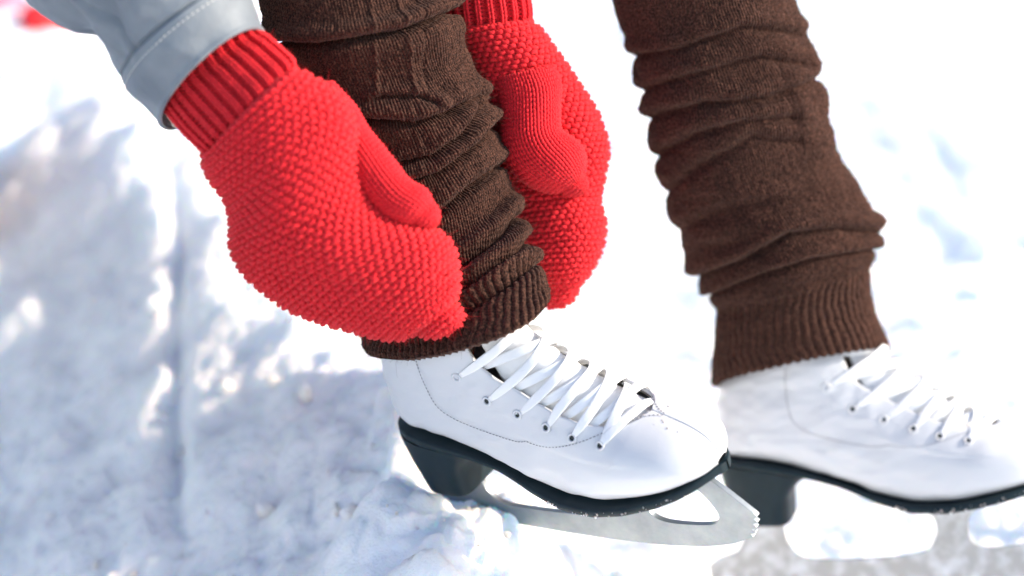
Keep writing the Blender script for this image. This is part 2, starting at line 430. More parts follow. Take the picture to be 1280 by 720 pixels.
def build_skate(label):
    root = bpy.data.objects.new('ice_skate', None); root.empty_display_size = .05
    link(root, None, label, 'ice skate', 'white ice skates on the snow')
    # boot upper: outer and inner skin, open along the lacing
    ks = np.linspace(0, NU - 1.001, NU)[:, None] * np.ones((1, NV)); t = np.linspace(0, 1, NV)[None]
    g = gap(ks); ww = g + t * (2 * np.pi - 2 * g)
    Po = boot_pt(ks, ww); Nn = boot_sn(ks, ww)
    # soft leather creases round the ankle and at the ball
    cr = .0018 * fbm(Po * np.array([38, 20, 60]) + 5, 3) * smoothstep(.28, .10, Po[..., 0])
    Po = Po + Nn * cr[..., None]
    # the facing panel sits slightly proud of the quarter
    wa = np.minimum(ww, 2 * np.pi - ww)
    fl = smoothstep(ey_w(ks) + .40, ey_w(ks) + .34, wa) * smoothstep(kst(13), kst(12), ks)
    Po = Po + Nn * (fl * .0011)[..., None]
    Pi = Po - Nn * .0028
    n = NU * NV; F = gridF(NU, NV, False)
    fi = F[:, ::-1] + n
    rim = []
    for a in range(NU - 1):
        rim.append([a * NV, (a + 1) * NV, (a + 1) * NV + n, a * NV + n]); b = a * NV + NV - 1
        rim.append([b + NV, b, b + n, b + NV + n])
    for a in range(NV - 1): rim.append([a + 1, a, a + n, a + 1 + n])
    V, F2 = np.concatenate([Po.reshape(-1, 3), Pi.reshape(-1, 3)]), np.concatenate([F, fi, np.array(rim)])
    boot = mesh('boot', V, F2, M_leather, root)
    # toe seam
    k = np.linspace(K_END + 1, NU - 3, 60); p = boot_pt(k, k * 0 + .02) + boot_sn(k, k * 0 + .02) * .0002
    V, F = tube(p, .0008, boot_sn(k, k * 0)); mesh('toe_seam', V, F, M_leather, boot)
    # rows of stitching: along the facing panel on each side
    for sg in (-1, 1):
        out = []
        a = np.linspace(0, 1, 900)
        kk = kst(2.0) + (kst(12.8) - kst(2.0)) * a
        wv = (ey_w(kk) + .38) * (1 - smoothstep(.62, 1.0, a) ** 1.2) + .02
        P = boot_pt(kk, sg * wv); Nl = boot_sn(kk, sg * wv)
        lift_ = .45 + .55 * smoothstep(ey_w(kk) + .41, ey_w(kk) + .36, wv)
        L = np.concatenate([[0], np.cumsum(np.linalg.norm(np.diff(P, axis=0), axis=1))])
        s = .002
        while s < L[-1] - .002:
            q = [np.interp([s, s + .00075, s + .0015], L, P[:, c]) for c in range(3)]; m = [np.interp([s, s + .00075, s + .0015], L, Nl[:, c]) for c in range(3)]
            q = np.array(q).T; m = np.array(m).T
            out.append(tube(q + m * (.0003 + .0012 * np.interp(s, L, lift_)), .00036, m, 5)); s += .0030
        V, F = pieces(out); mesh('stitching', V, F, M_stitch, boot)
    # eyelets
    for sg in (-1, 1):
        for ke in EY:
            we = sg * ey_w(ke); c = boot_pt(ke, we) + boot_sn(ke, we) * .0012; nn = boot_sn(ke, we)
            a = np.cross(nn, [1, 0, 0]); a /= np.linalg.norm(a); b = np.cross(nn, a)
            q = np.linspace(0, 2 * np.pi, 28, endpoint=False)
            ring = c + nn * .0004 + np.outer(np.cos(q), a) * .0030 + np.outer(np.sin(q), b) * .0030
            V, F = tube(ring, .0010, np.tile(nn, (28, 1)), 8, closed=True); e = mesh('eyelet', V, F, M_leather, boot)
            rows = np.array([c + nn * h + (np.outer(np.cos(q), a) + np.outer(np.sin(q), b)) * rr for rr, h in ((.0023, .0003), (.0020, -.0002), (.0001, -.0003))])
            V, F = rows.reshape(-1, 3), gridF(3, 28); mesh('eyelet_hole', V, F, M_hole, boot)
    # lining seen in the throat
    ks2 = np.linspace(0, K_END + 8, 110)[:, None] * np.ones((1, 40)); g = gap(ks2)
    for sg in (-1, 1):
        u = np.linspace(0, 1, 40)[None]; P = boot_pt(ks2, sg * (g + .015 + u * .5)) - boot_sn(ks2, sg * (g + .015 + u * .25)) * .0033
        mesh('lining', P.reshape(-1, 3), gridF(110, 40, False), M_lining, boot)
    # tongue
    nt_ = 90; kt = np.linspace(0, K_END + 4, nt_)[:, None] * np.ones((1, 61)); tt = np.linspace(-1, 1, 61)[None]
    half = np.clip(gap(kt) + .14 - .22 * smoothstep(kst(7), kst(3), kt), .12, 1.3)
    half = half - .05 * smoothstep(kst(7), kst(4), kt) * (tt < 0)
    P = boot_pt(kt, tt * half); Nn = boot_sn(kt, tt * half)
    dip = .0048 + .0022 * np.abs(tt) ** 2 - .0016 * np.cos(kt * .55) * (1 - tt ** 2) * .35 + .0006 * fbm(P * 90, 2)
    Pa = P - Nn * dip[..., None]; Pb = Pa - Nn * .005
    n = nt_ * 61; V, F = pieces([(Pa, gridF(nt_, 61, False)), (Pb, gridF(nt_, 61, False)[:, ::-1])])
    rim = []
    for a in range(nt_ - 1):
        rim.append([a * 61, (a + 1) * 61, (a + 1) * 61 + n, a * 61 + n]); b = a * 61 + 60; rim.append([b + 61, b, b + n, b + 61 + n])
    mesh('tongue', V, np.concatenate([F, np.array(rim)]), M_tongue, root)
    # frost and snow grains stuck to the toe and along the welt
    r = np.random.default_rng(77); out = []
    import bmesh
    bm = bmesh.new(); bmesh.ops.create_icosphere(bm, subdivisions=1, radius=1); V0 = np.array([v.co[:] for v in bm.verts]); F0 = np.array([[v.index for v in f.verts] for f in bm.faces]); bm.free()
    for q in range(75):
        if q < 40: c = boot_pt(kst(11.6) + abs(r.normal()) * kst(1.) * .8, r.normal() * .33)
        else:
            x = r.uniform(.14, .27); c = np.array([x, -wbot(x) * 1.03, zbot(x) - .001 - .004 * r.random()])
        sz = .00035 + .0011 * r.random() ** 3
        out.append((V0 * sz * (1 + .3 * r.normal(size=3)) + c, F0))
    V, F = pieces(out); mesh('snow_dust', V, F, M_snow, root, kind='stuff')
    # laces: criss-cross flat ribbons
    def lace(k0, w0, k1, w1, o, seed):
        r = np.random.default_rng(seed); m = 46; a = np.linspace(0, 1, m)
        bend = .10 * r.normal()
        kk = k0 + (k1 - k0) * (a + .10 * np.sin(2 * np.pi * a) * r.normal() * .5); wv = w0 + (w1 - w0) * a
        P = boot_pt(kk, wv); Nl = boot_sn(kk, wv); of = np.interp(a, np.linspace(0, 1, len(o)), o); of = np.convolve(np.pad(of, 3, 'edge'), np.ones(7) / 7, 'valid')
        P = P + Nl * of[:, None] + Nl * (.0006 * np.sin(a * 9 + seed))[:, None]
        tw = Nl + np.cross(np.gradient(P, axis=0) * 300, Nl) * (.10 * np.sin(a * 5 + seed))[:, None]
        wd = np.interp(a, [0, .06, .15, .85, 1], [.5, .8, 1, 1, .8])
        V, F = tube(P, wd, tw, 12, flat=(.0037, .0006))
        mesh('lace', V, F, M_lace, root)
    for i in range(6):
        k1 = EY[i]; k0 = EY[i - 1] if i > 0 else kst(2.2)
        kk = k1 - (k1 - k0) * 1.0
        # over the near facing, under the far one
        for sg in (-1, 1):
            lift = .0012 if sg < 0 else 0
            ke = max(kst(2.4), k1 - (k1 - k0) * .92)
            lace(k1, sg * (ey_w(k1) - .05), ke, -sg * (gap(ke) + .08), [.0014, .0024, .0028, .0022 + lift, .0008 + lift, .0004 + lift, .0000, -.0012, -.0046], i * 2 + (sg > 0))
    # a straight bar and a snowy frayed bit at the toe end
    lace(EY[5], -(ey_w(EY[5]) - .03), EY[5] + 6, .36, [.0016, .003, .003, .002, .002, -.001], 40)
    # sole
    xs = -.0085 + (.2935) * (1 - np.cos(np.linspace(0, np.pi, 150))) / 2
    sec = np.array([(0, .001), (.93, .0012), (1.0, .0005), (1.03, -.0005), (1.03, -.0048), (1.0, -.0056), (.9, -.0060), (0, -.0060)])
    full = np.concatenate([sec, (sec * [-1, 1])[::-1][1:-1]])
    wv = wbot(xs) - .003 * np.exp(-((xs - .105) / .035) ** 2); thk = 1 - .45 * np.exp(-((xs - .10) / .04) ** 2); P = np.stack([np.broadcast_to(xs[:, None], (150, len(full))), wv[:, None] * full[None, :, 0], zbot(xs)[:, None] + full[None, :, 1] * thk[:, None]], -1)
    sole = mesh('sole', P.reshape(-1, 3), gridF(150, len(full)), M_sole, root)
    # heel stack
    rows = []; q = np.linspace(0, 2 * np.pi, 72, endpoint=False)
    for tz in (0, .03, .15, .3, .45, .6, .75, .9, .97, 1, 1.0):
        x0 = -.0075 + .013 * tz ** 1.1; x1 = .074 - .018 * min(1, tz * 2.2) ** .6
        hw = .0348 - .0025 * tz; 
        if tz == 1: hw -= .0015; x0 += .0015; x1 -= .0015
        cx, hx = (x0 + x1) / 2, (x1 - x0) / 2
        c, s = np.cos(q), np.sin(q); ex = np.where(c > 0, 5, 2.3)
        x = cx + hx * np.sign(c) * np.abs(c) ** (2 / ex); y = hw * np.sign(s) * np.abs(s) ** (2 / ex)
        zt = zbot(x) - .0055; zb_ = -.0215
        rows.append(np.stack([x, y, zt + (zb_ - zt) * tz], -1))
    rows.append(np.stack([rows[-1][:, 0] * 0 + .03, rows[-1][:, 1] * 0, rows[-1][:, 2]], -1))
    mesh('heel', np.array(rows).reshape(-1, 3), gridF(len(rows), 72), M_sole, sole)
    # blade
    cu = bpy.data.curves.new('blade', 'CURVE'); cu.dimensions = '2D'; cu.fill_mode = 'BOTH'; cu.extrude = .0019; cu.bevel_depth = .0003
    def poly(pts, smooth_n=0):
        s = cu.splines.new('POLY'); s.points.add(len(pts) - 1)
        for i, p in enumerate(pts): s.points[i].co = (p[0], p[1], 0, 1)
        s.use_cyclic_u = True
    def bez(pts, n=10):
        """closed smooth outline through points; a repeated point makes a corner"""
        P = np.array(pts); out = []; m = len(P)
        for i in range(m):
            a, b, c, d = P[i - 1], P[i], P[(i + 1) % m], P[(i + 2) % m]
            if np.allclose(b, c): continue
            t = np.linspace(0, 1, n, endpoint=False)[:, None]
            out.append(.5 * (2 * b + (c - a) * t + (2 * a - 5 * b + 4 * c - d) * t ** 2 + (3 * b - a - 3 * c + d) * t ** 3))
        return np.concatenate(out)
    D_ = lambda p: [p, p]
    outer = []
    outer += D_((.012, -.0225)) + [(.013, -.032), (.006, -.043), (-.012, -.0485)] + D_((-.020, -.053)) + D_((-.018, -.0625)) + [(.05, -.0655), (.13, -.0655), (.20, -.062), (.245, -.056)]
    outer += D_((.272, -.0485)) + D_((.2865, -.0415)) 
    tt = [(.2905, -.0395), (.2880, -.0370), (.2935, -.0350), (.2905, -.0325), (.2955, -.0300), (.2930, -.0275), (.2975, -.0250), (.2950, -.0225), (.2985, -.0195)]
    for p in tt: outer += D_(p)
    outer += D_((.2965, -.0170)) + [(.282, -.004), (.270, .006)] + D_((.262, .0108)) + D_((.250, .0062)) 
    # underside of the sole plate back to the ball, then the open rear window
    outer += [(.225, .0002), (.19, -.0058), (.165, -.0070)] + D_((.150, -.0045)) + D_((.149, -.0075)) + [(.168, -.0135), (.1765, -.023), (.175, -.034), (.163, -.0425)]
    outer += [(.12, -.0465), (.085, -.048), (.066, -.0475), (.056, -.044), (.049, -.036), (.047, -.028)] + D_((.048, -.0225))
    O = bez(outer, 6); poly(O)
    hole = bez([(.212, -.0115), (.232, -.006), (.247, -.001), (.2555, -.004), (.2640, -.0165), (.266, -.026), (.259, -.0335), (.238, -.0375), (.216, -.0385), (.2045, -.033), (.2035, -.020)], 6); poly(hole[::-1])
    to = bpy.data.objects.new('tmp', cu); me = bpy.data.meshes.new_from_object(to); bpy.data.objects.remove(to)
    for v in me.vertices: v.co = (v.co.x, v.co.z, v.co.y)
    me.flip_normals(); me.materials.clear(); me.materials.append(M_steel); me.name = 'blade'
    bl = link(bpy.data.objects.new('blade', me), root)
    def slab(name, x0, x1, hw, zf, th, parent, nn=40):
        xx = np.linspace(x0, x1, nn); u = np.linspace(0, 1, nn); hwv = hw * np.clip(1 - np.abs(2 * u - 1) ** 8, 0.02, 1) ** .5
        z = zf(xx); pts = np.array([(-1, 0), (1, 0), (1, -1), (-1, -1)])
        P = np.stack([np.broadcast_to(xx[:, None], (nn, 4)), hwv[:, None] * pts[None, :, 0], z[:, None] + th * pts[None, :, 1]], -1)
        return mesh(name, P.reshape(-1, 3), gridF(nn, 4), M_steel, parent, smooth=False)
    sp = slab('mounting_plate', .150, .266, .026, lambda x: zbot(x) - .0061, .0016, root)
    hp = slab('mounting_plate', .008, .052, .024, lambda x: x * 0 - .0218, .0016, root)
    def screw(x, y, z, par):
        q = np.linspace(0, 2 * np.pi, 12, endpoint=False)
        rr = np.array([(.0028, 0), (.0026, -.0008), (.0012, -.0014), (.0001, -.0014)])
        P = np.array([np.stack([x + np.cos(q) * r_, y + np.sin(q) * r_, z + q * 0 + h], -1) for r_, h in rr]); mesh('screw', P.reshape(-1, 3), gridF(4, 12), M_steel, par)
    for x in (.160, .185, .215, .240):
        for y in (-.019, .019): screw(x, y, zbot(x) - .0078, sp)
    for x in (.016, .044):
        for y in (-.017, .017): screw(x, y, -.0235, hp)
    return root

def rotm(yaw, pit, rol):
    cy, sy = math.cos(yaw), math.sin(yaw); cp, sp = math.cos(pit), math.sin(pit); cr, sr = math.cos(rol), math.sin(rol)
    return np.array([[cy, -sy, 0], [sy, cy, 0], [0, 0, 1]]) @ np.array([[cp, 0, -sp], [0, 1, 0], [sp, 0, cp]]) @ np.array([[1, 0, 0], [0, cr, -sr], [0, sr, cr]])
def place(o, M, t):
    m = Matrix([list(r) + [tt] for r, tt in zip(M, t)] + [[0, 0, 0, 1]]); o.matrix_world = m
    o.location = m.to_translation(); o.rotation_euler = m.to_euler()
MN, TN = rotm(R_(-36.7), R_(7.1), R_(17.8)), (-.0678, .03, .1183)
MF, TF = rotm(R_(-15.5), R_(6.2), R_(-9)), (.189, .15, .0235)
sk1 = build_skate('white lace-up ice skate whose toe overlaps the heel of the other skate, mittens above it')
place(sk1, MN, TN)
def copy_tree(o, parent=None):
    c = o.copy(); sc.collection.objects.link(c); c.parent = parent
    for ch in list(o.children): copy_tree(ch, c)
    return c
sk2 = copy_tree(sk1); sk2['label'] = 'white lace-up ice skate cut off at the toe by the right edge of the photo'
place(sk2, MF, TF)
for ch in sk2.children:                      # this skate has the taller blade stanchions
    if ch.name.startswith('blade'):
        ch.data = ch.data.copy(); ch.data.materials[0] = M_frost
        for v in ch.data.vertices:
            if v.co.z < -.0225: v.co.z = -.0225 + (v.co.z + .0225) * 1.42
            elif v.co.x > .14 and v.co.z < -.010: v.co.z = v.co.z

# ------------------------------------------------------------------ the person: body
def skin_body():
    J = dict(pel=(-.62, .44, .58), wa=(-.46, .41, .68), ch=(-.24, .34, .76), nk=(-.02, .27, .84), hd0=(.06, .24, .87), hd=(.15, .20, .89),
             shN=(-.16, .12, .80), elN=tuple(at(-60, -230, -.06)), wrN=tuple(at(275, 100, -.075)), haN=tuple(at(400, 250, -.08)), fiN=tuple(at(500, 350, -.075)),
             shF=(-.02, .46, .80), elF=tuple(at(520, -330, .20)), wrF=tuple(at(612, 5, .11)), haF=tuple(at(665, 140, .10)), fiF=tuple(at(700, 310, .09)),
             hN=(-.60, .33, .54), kN=tuple(at(395, -230, .04)), caN=tuple(at(480, 100, .028)), anN=tuple(at(560, 400, -.01)),
             hF=(-.55, .52, .54), kF=tuple(at(810, -280, .20)), caF=tuple(at(905, 100, .165)), anF=tuple(at(985, 440, .155)))
    def bp(Mx, T, p): return tuple(Mx @ np.array(p) + np.array(T))
    J['heN'] = bp(MN, TN, (.03, 0, .055)); J['toN'] = bp(MN, TN, (.16, 0, .035)); J['heF'] = bp(MF, TF, (.03, 0, .055)); J['toF'] = bp(MF, TF, (.16, 0, .035))
    r = dict(pel=.14, wa=.12, ch=.14, nk=.055, hd0=.06, hd=.09, sh=.055, el=.042, wr=.027, ha=.032, fi=.016, h=.085, k=.055, ca=.048, an=.030, he=.022, to=.018)
    E = [('pel', 'wa'), ('wa', 'ch'), ('ch', 'nk'), ('nk', 'hd0'), ('hd0', 'hd')]
    for s in 'NF': E += [('ch', 'sh' + s), ('sh' + s, 'el' + s), ('el' + s, 'wr' + s), ('wr' + s, 'ha' + s), ('ha' + s, 'fi' + s), ('pel', 'h' + s), ('h' + s, 'k' + s), ('k' + s, 'ca' + s), ('ca' + s, 'an' + s), ('an' + s, 'he' + s), ('he' + s, 'to' + s)]
    names = list(J); idx = {n: i for i, n in enumerate(names)}
    me = bpy.data.meshes.new('person'); me.from_pydata([J[n] for n in names], [(idx[a], idx[b]) for a, b in E], [])
    o = bpy.data.objects.new('person', me); sc.collection.objects.link(o)
    me.skin_vertices.new(name='s') if hasattr(me.skin_vertices, 'new') else None
    md = o.modifiers.new('skin', 'SKIN')
    if not me.skin_vertices:
        import bmesh
        bm = bmesh.new(); bm.from_mesh(me); bm.verts.layers.skin.verify(); bm.to_mesh(me); bm.free()
    for n, i in idx.items():
        b = n if n in r else n[:-1]; s = me.skin_vertices[0].data[i]; s.radius = (r[b], r[b]); s.use_root = (n == 'pel')
    s2 = o.modifiers.new('sub', 'SUBSURF'); s2.levels = 2; s2.render_levels = 2
    dg = bpy.context.evaluated_depsgraph_get(); dg.update(); m2 = bpy.data.meshes.new_from_object(o.evaluated_get(dg))
    o.modifiers.clear(); o.data = m2; m2.name = 'person'; m2.materials.clear(); m2.materials.append(M_skin)
    for p in m2.polygons: p.use_smooth = True
    return o, J
person, J = skin_body()
person['label'] = 'person in red mittens and brown leg warmers pulling at one leg warmer above a skate'
person['category'] = 'person'

def chain_tube(pts, rad, nv=48, n=60, fold=.0, seed=0, sq=1.0):
    K = catmull(np.c_[np.array(pts), np.array(rad)], n); P = K[:, :3]; T = np.gradient(P, axis=0); T /= np.linalg.norm(T, axis=1, keepdims=True)
    q = np.linspace(0, 2 * np.pi, nv, endpoint=False)
    ref = np.array([.1, 1, .1]); B = np.cross(T, ref); B /= np.linalg.norm(B, axis=1, keepdims=True); N = np.cross(B, T)
    d = (B[:, None] * np.cos(q)[None, :, None] + N[:, None] * np.sin(q)[None, :, None] * sq)
    V = P[:, None] + d * K[:, 3][:, None, None]
    if fold: V = V + d * (fold * fbm(V * 14 + seed, 3))[..., None]
    return V, gridF(n, nv)

# jacket body, far sleeve, trousers, hat: off the top of the picture
V, F = chain_tube([(-.68, .46, .52), J['pel'], J['wa'], J['ch'], (-.10, .30, .80), J['nk']], [.13, .19, .19, .21, .15, .075], fold=.012, sq=1.0)
mesh('jacket', V, F, M_jacket, person)
# head features and hat
hc = np.array(J['hd']); q = np.linspace(0, 2 * np.pi, 40, endpoint=False)
V = []
axh = np.array([.55, -.25, .1]); axh /= np.linalg.norm(axh)
u3 = np.array([-.35, .1, .93]); u3 /= np.linalg.norm(u3); sdv = np.cross(u3, axh)
for a in np.linspace(-.15, np.pi / 2 - .01, 24):
    V.append(hc + u3 * (.02 + .125 * math.sin(a)) + (np.outer(np.cos(q), axh) * 1.1 + np.outer(np.sin(q), sdv)) * .108 * math.cos(a) * (1 + .015 * np.sin(20 * q))[:, None])
mesh('knit_hat', np.array(V), gridF(24, 40), M_hat, person)
V = []
for a in np.linspace(-1.2, .5, 20):
    V.append(hc - axh * .022 + u3 * (.11 * math.sin(a)) + (np.outer(np.cos(q), axh) + np.outer(np.sin(q), sdv)) * .094 * math.cos(a))
mesh('hair', np.array(V), gridF(20, 40), M_hair, person)
# trousers (two legs, hips) as one garment
tl = []
for s in 'NF':
    tl.append(chain_tube([J['pel'], J['h' + s], tuple((np.array(J['h' + s]) + np.array(J['k' + s])) / 2), J['k' + s], tuple((np.array(J['k' + s]) * .45 + np.array(J['ca' + s]) * .55)), J['ca' + s]], [.12, .105, .09, .074, .061, .050], fold=.004, seed=3))
V, F = pieces(tl); mesh('leggings', V, F, M_tights, person)

# ------------------------------------------------------------------ near jacket sleeve
ST = [(-190, -190, 20, -420, -.05, -.05, .07, -10, -14), (-90, -110, 120, -300, -.055, -.055, .066, -10, -14), (0, -32, 222, -180, -.06, -.06, .062, -10, -14), (62, 22, 262, -110, -.065, -.065, .060, -11, -15),
      (105, 58, 288, -68, -.068, -.068, .058, -12, -16), (143, 92, 306, -28, -.07, -.07, .056, -13, -18), (176, 128, 318, 5, -.07, -.07, .055, -14, -20), (203, 158, 330, 42, -.07, -.07, .053, -15, -24)]
P = outline_surf(ST, 200, 200, 2.1)
Sl = Surf(P); Sl.P = Sl.P
u = Sl.ul[:, None] * np.ones((1, 200)); Lt = Sl.ul[-1]
fr = Lt - u                                       # distance back from the cuff edge
fo = .0075 * fbm(Sl.P * np.array([15, 15, 15]) + 2, 4) * smoothstep(.02, .07, fr)
pp = proj(Sl.P)
def crease(pp, pts, wd):
    """signed distance (px) to a polyline, and nearness"""
    pts = np.array(pts, float); best = np.full(pp.shape[:2], 1e9); sgn = np.zeros(pp.shape[:2])
    for a, b in zip(pts[:-1], pts[1:]):
        ab = b - a; t = np.clip(((pp - a) @ ab) / (ab @ ab), 0, 1); q = a + t[..., None] * ab; d = pp - q; dd = np.hypot(d[..., 0], d[..., 1])
        cr = ab[0] * d[..., 1] - ab[1] * d[..., 0]; m = dd < best; best = np.where(m, dd, best); sgn = np.where(m, np.sign(cr), sgn)
    return best, sgn
for pts, a, wd in (([(70, 0), (100, 40), (118, 80), (120, 100)], .0075, 9), ([(85, -5), (150, 40), (165, 60)], .0040, 5), ([(130, -10), (140, 30), (150, 75)], .0050, 12), ([(200, -40), (180, 0), (150, 60)], -.002, 14), ([(240, 70), (200, 60), (170, 110)], -.002, 16), ([(300, 5), (270, 40), (225, 90)], .002, 14)):
    d, s = crease(pp, pts, wd); fo = fo - a * np.exp(-(d / wd) ** 2)
fo = fo - .0032 * np.exp(-((fr - .040) / .0011) ** 2) - .0010 * smoothstep(.040, .042, fr)     # hem seam groove
fo = fo + .0012 * np.exp(-((fr - .002) / .002) ** 2)
P = Sl.P + Sl.N * fo[..., None]
inner = P - Sl.N * .0022; ii = np.arange(199, 120, -1)
V = np.concatenate([P, P[-1:] + (inner[-1:] - P[-1:]) * .5 + (P[-1:] - P[-2:-1]) * .8, inner[ii]])
slv = mesh('jacket_sleeve', V, gridF(len(V), 200), M_jacket, person)
Sp = Surf(P)
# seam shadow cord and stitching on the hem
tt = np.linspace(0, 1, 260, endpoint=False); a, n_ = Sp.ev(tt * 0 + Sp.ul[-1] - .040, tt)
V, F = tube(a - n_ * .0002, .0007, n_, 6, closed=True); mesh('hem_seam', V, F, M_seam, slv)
out = []
for back in (.0335,):
    m = 90
    for k in range(m):
        v = (k + np.array([0, .3, .6])) / m; a, n_ = Sp.ev(v * 0 + Sp.ul[-1] - back, v); out.append(tube(a + n_ * .0003, .00045, n_, 5))
V, F = pieces(out); mesh('stitching', V, F, M_thread, slv)
# far sleeve, above the frame
V, F = chain_tube([J['shF'], tuple((np.array(J['shF']) + np.array(J['elF'])) / 2), J['elF'], tuple((np.array(J['elF']) + np.array(J['wrF'])) / 2), tuple(np.array(J['wrF']) * .88 + np.array(J['elF']) * .12)], [.085, .075, .068, .06, .052], fold=.004, seed=8)
mesh('jacket_sleeve', V, F, M_jacket, person)
a = np.array(at(-190, -190, -.05)); b = np.array(at(20, -420, -.05)); e = (a + b) / 2
V, F = chain_tube([J['shN'], tuple(np.array(J['shN']) * .5 + e * .5 + np.array([-.03, 0, .02])), tuple(e + np.array([.0, 0, .0])), tuple(at(16, -106, -.0575) * .5 + e * .5)], [.085, .078, .072, .066], fold=.004, seed=9)
mesh('jacket_shoulder', V, F, M_jacket, person)

# ------------------------------------------------------------------ mittens
def wool(parts, nf, seed, ln=.0045):
    V, F = pieces(parts); c = V.mean(0)
    cen = np.broadcast_to(c, V.shape)
    fv, ff = fuzz(V, nf, ln, .0001, cen, seed)
    return pieces([(V, F), (fv, ff)])
def base_of(S, off=-.0020):
    return (S.P + S.N * off, gridF(S.nu, S.nv))
D1 = -.098
NM = [(257, 190, 362, 84, D1, D1, .036, 0, 0), (258, 207, 384, 94, D1, D1, .040, 0, 0), (266, 226, 410, 115, D1, D1, .043, 0, 0), (282, 248, 432, 142, D1, D1, .046, 0, 0), (289, 275, 444, 176, D1, D1, .047, 0, 0),
      (291, 310, 450, 216, D1, D1, .048, 0, 0), (309, 346, 466, 250, D1, D1, .048, 0, 0), (348, 374, 495, 272, D1, D1, .047, 0, 0), (392, 397, 532, 284, D1, D1, .045, 0, 0), (432, 412, 558, 303, D1, D1, .042, 0, 0),
      (468, 420, 570, 332, D1, D1, .037, 0, 0), (496, 420, 572, 357, D1, D1, .031, 0, 0), (520, 412, 566, 378, D1, D1, .022, 0, 0)]
NT = [(372, 112, 412, 104, D1 + .016, D1 + .016, .014, 0, 0), (393, 150, 440, 134, D1 + .014, D1 + .014, .020, 0, 0), (412, 184, 458, 160, D1 + .010, D1 + .010, .0235, 0, 0), (430, 214, 478, 186, D1 + .004, D1 + .004, .025, 0, 0),
      (450, 244, 497, 212, D1 - .002, D1 - .002, .026, 0, 0), (472, 266, 513, 230, D1 - .006, D1 - .006, .025, 0, 0), (496, 279, 530, 240, D1 - .010, D1 - .010, .022, 0, 0), (515, 282, 538, 255, D1 - .012, D1 - .012, .015, 0, 0)]
NC = [(194, 112, 306, 14, D1 + .026, D1 + .026, .029, 0, 0), (206, 132, 319, 38, D1 + .022, D1 + .022, .030, 0, 0), (218, 148, 334, 48, D1 + .016, D1 + .016, .031, 0, 0), (233, 165, 350, 62, D1 + .010, D1 + .010, .032, 0, 0), (249, 181, 363, 76, D1 + .003, D1 + .003, .033, 0, 0), (257, 189, 364, 84, D1, D1, .031, 0, 0)]
D2 = .095
FM = [(562, 38, 658, 24, D2, D2, .036, 0, 0), (568, 52, 674, 40, D2, D2, .040, 0, 0), (578, 80, 692, 66, D2, D2, .043, 0, 0), (588, 112, 716, 96, D2, D2, .044, 0, 0), (597, 145, 738, 126, D2, D2, .045, 0, 0), (604, 178, 754, 160, D2, D2, .045, 0, 0),
      (614, 210, 761, 192, D2, D2, .044, 0, 0), (628, 236, 753, 226, D2, D2 - .003, .040, 0, 0), (640, 262, 748, 252, D2 - .005, D2 - .005, .038, 0, 0), (648, 290, 755, 280, D2 - .01, D2 - .01, .038, 0, 0), (654, 318, 752, 310, D2 - .015, D2 - .015, .036, 0, 0), (662, 343, 738, 337, D2 - .02, D2 - .02, .031, 0, 0), (674, 362, 722, 357, D2 - .02, D2 - .02, .022, 0, 0)]
FT = [(618, 98, 690, 84, D2 - .030, D2 - .030, .020, 0, 0), (624, 122, 699, 106, D2 - .038, D2 - .038, .022, 0, 0), (627, 150, 698, 136, D2 - .044, D2 - .044, .024, 0, 0), (628, 176, 700, 162, D2 - .050, D2 - .050, .025, 0, 0), (637, 204, 712, 172, D2 - .052, D2 - .052, .025, 0, 0),
      (658, 226, 726, 184, D2 - .052, D2 - .052, .024, 0, 0), (684, 237, 731, 204, D2 - .050, D2 - .050, .019, 0, 0), (702, 237, 729, 220, D2 - .049, D2 - .049, .012, 0, 0)]
FC = [(548, -60, 640, -64, D2, D2, .032, 0, 0), (555, -35, 648, -42, D2, D2, .032, 0, 0), (558, -12, 654, -20, D2, D2, .032, 0, 0), (560, 10, 658, 0, D2, D2, .033, 0, 0), (563, 30, 660, 20, D2, D2, .034, 0, 0), (564, 38, 656, 28, D2, D2, .031, 0, 0)]

def shape_noise(P, a, f, seed):
    S = Surf(P); S.finish(S.P + S.N * (a * fbm(S.P * f + seed, 2))[..., None]); return S
def mitten(stM, stT, stC, label, seed, fz):
    S = shape_noise(close_end(outline_surf(stM, 150, 160, 2.25), 12, depth=.55), .0022, 26, seed)
    vv, ff = knit(S, .0, S.ul[-1] - .003, .0043, .0068, 'garter', .00175, A=.20, H=.80, Dz=.42)
    V, F = wool([base_of(S), (vv, ff)], fz, seed)
    m = mesh('mitten', V, F, M_red, person, label=label)
    S2 = shape_noise(close_end(outline_surf(stT, 90, 100, 2.1), 10, depth=.6), .0012, 40, seed + 3)
    nfix = int(round(np.median(S2.len) / .0050))
    vv, ff = knit(S2, .0, S2.ul[-1] - .002, .0036, .0050, 'stock', .00122, fixed=nfix, A=.14, H=.9, Dz=.8)
    V, F = wool([base_of(S2), (vv, ff)], fz // 4, seed + 1, .003); mesh('thumb', V, F, M_red, m)
    S3 = shape_noise(outline_surf(stC, 70, 140, 2.15), .0010, 30, seed + 5)
    vv, ff = knit(S3, .0, S3.ul[-1], .0031, .0042, 'rib', .00115, fixed=int(round(np.median(S3.len) / .0043 / 2)) * 2, A=.12, H=.9, Dz=.4, rib=.0021)
    Pb = S3.P; q = np.arange(S3.nv) / S3.nv * 2 * np.pi
    V, F = wool([base_of(S3, -.0028), (vv, ff)], fz // 4, seed + 2, .003); mesh('cuff', V, F, M_red, m)
    return m
mitten(NM, NT, NC, 'red knitted mitten coming out of the grey sleeve, back of the hand showing', 21, 9000)
mitten(FM, FT, FC, 'red knitted mitten behind the leg warmer with its thumb curled across the palm', 33, 7000)

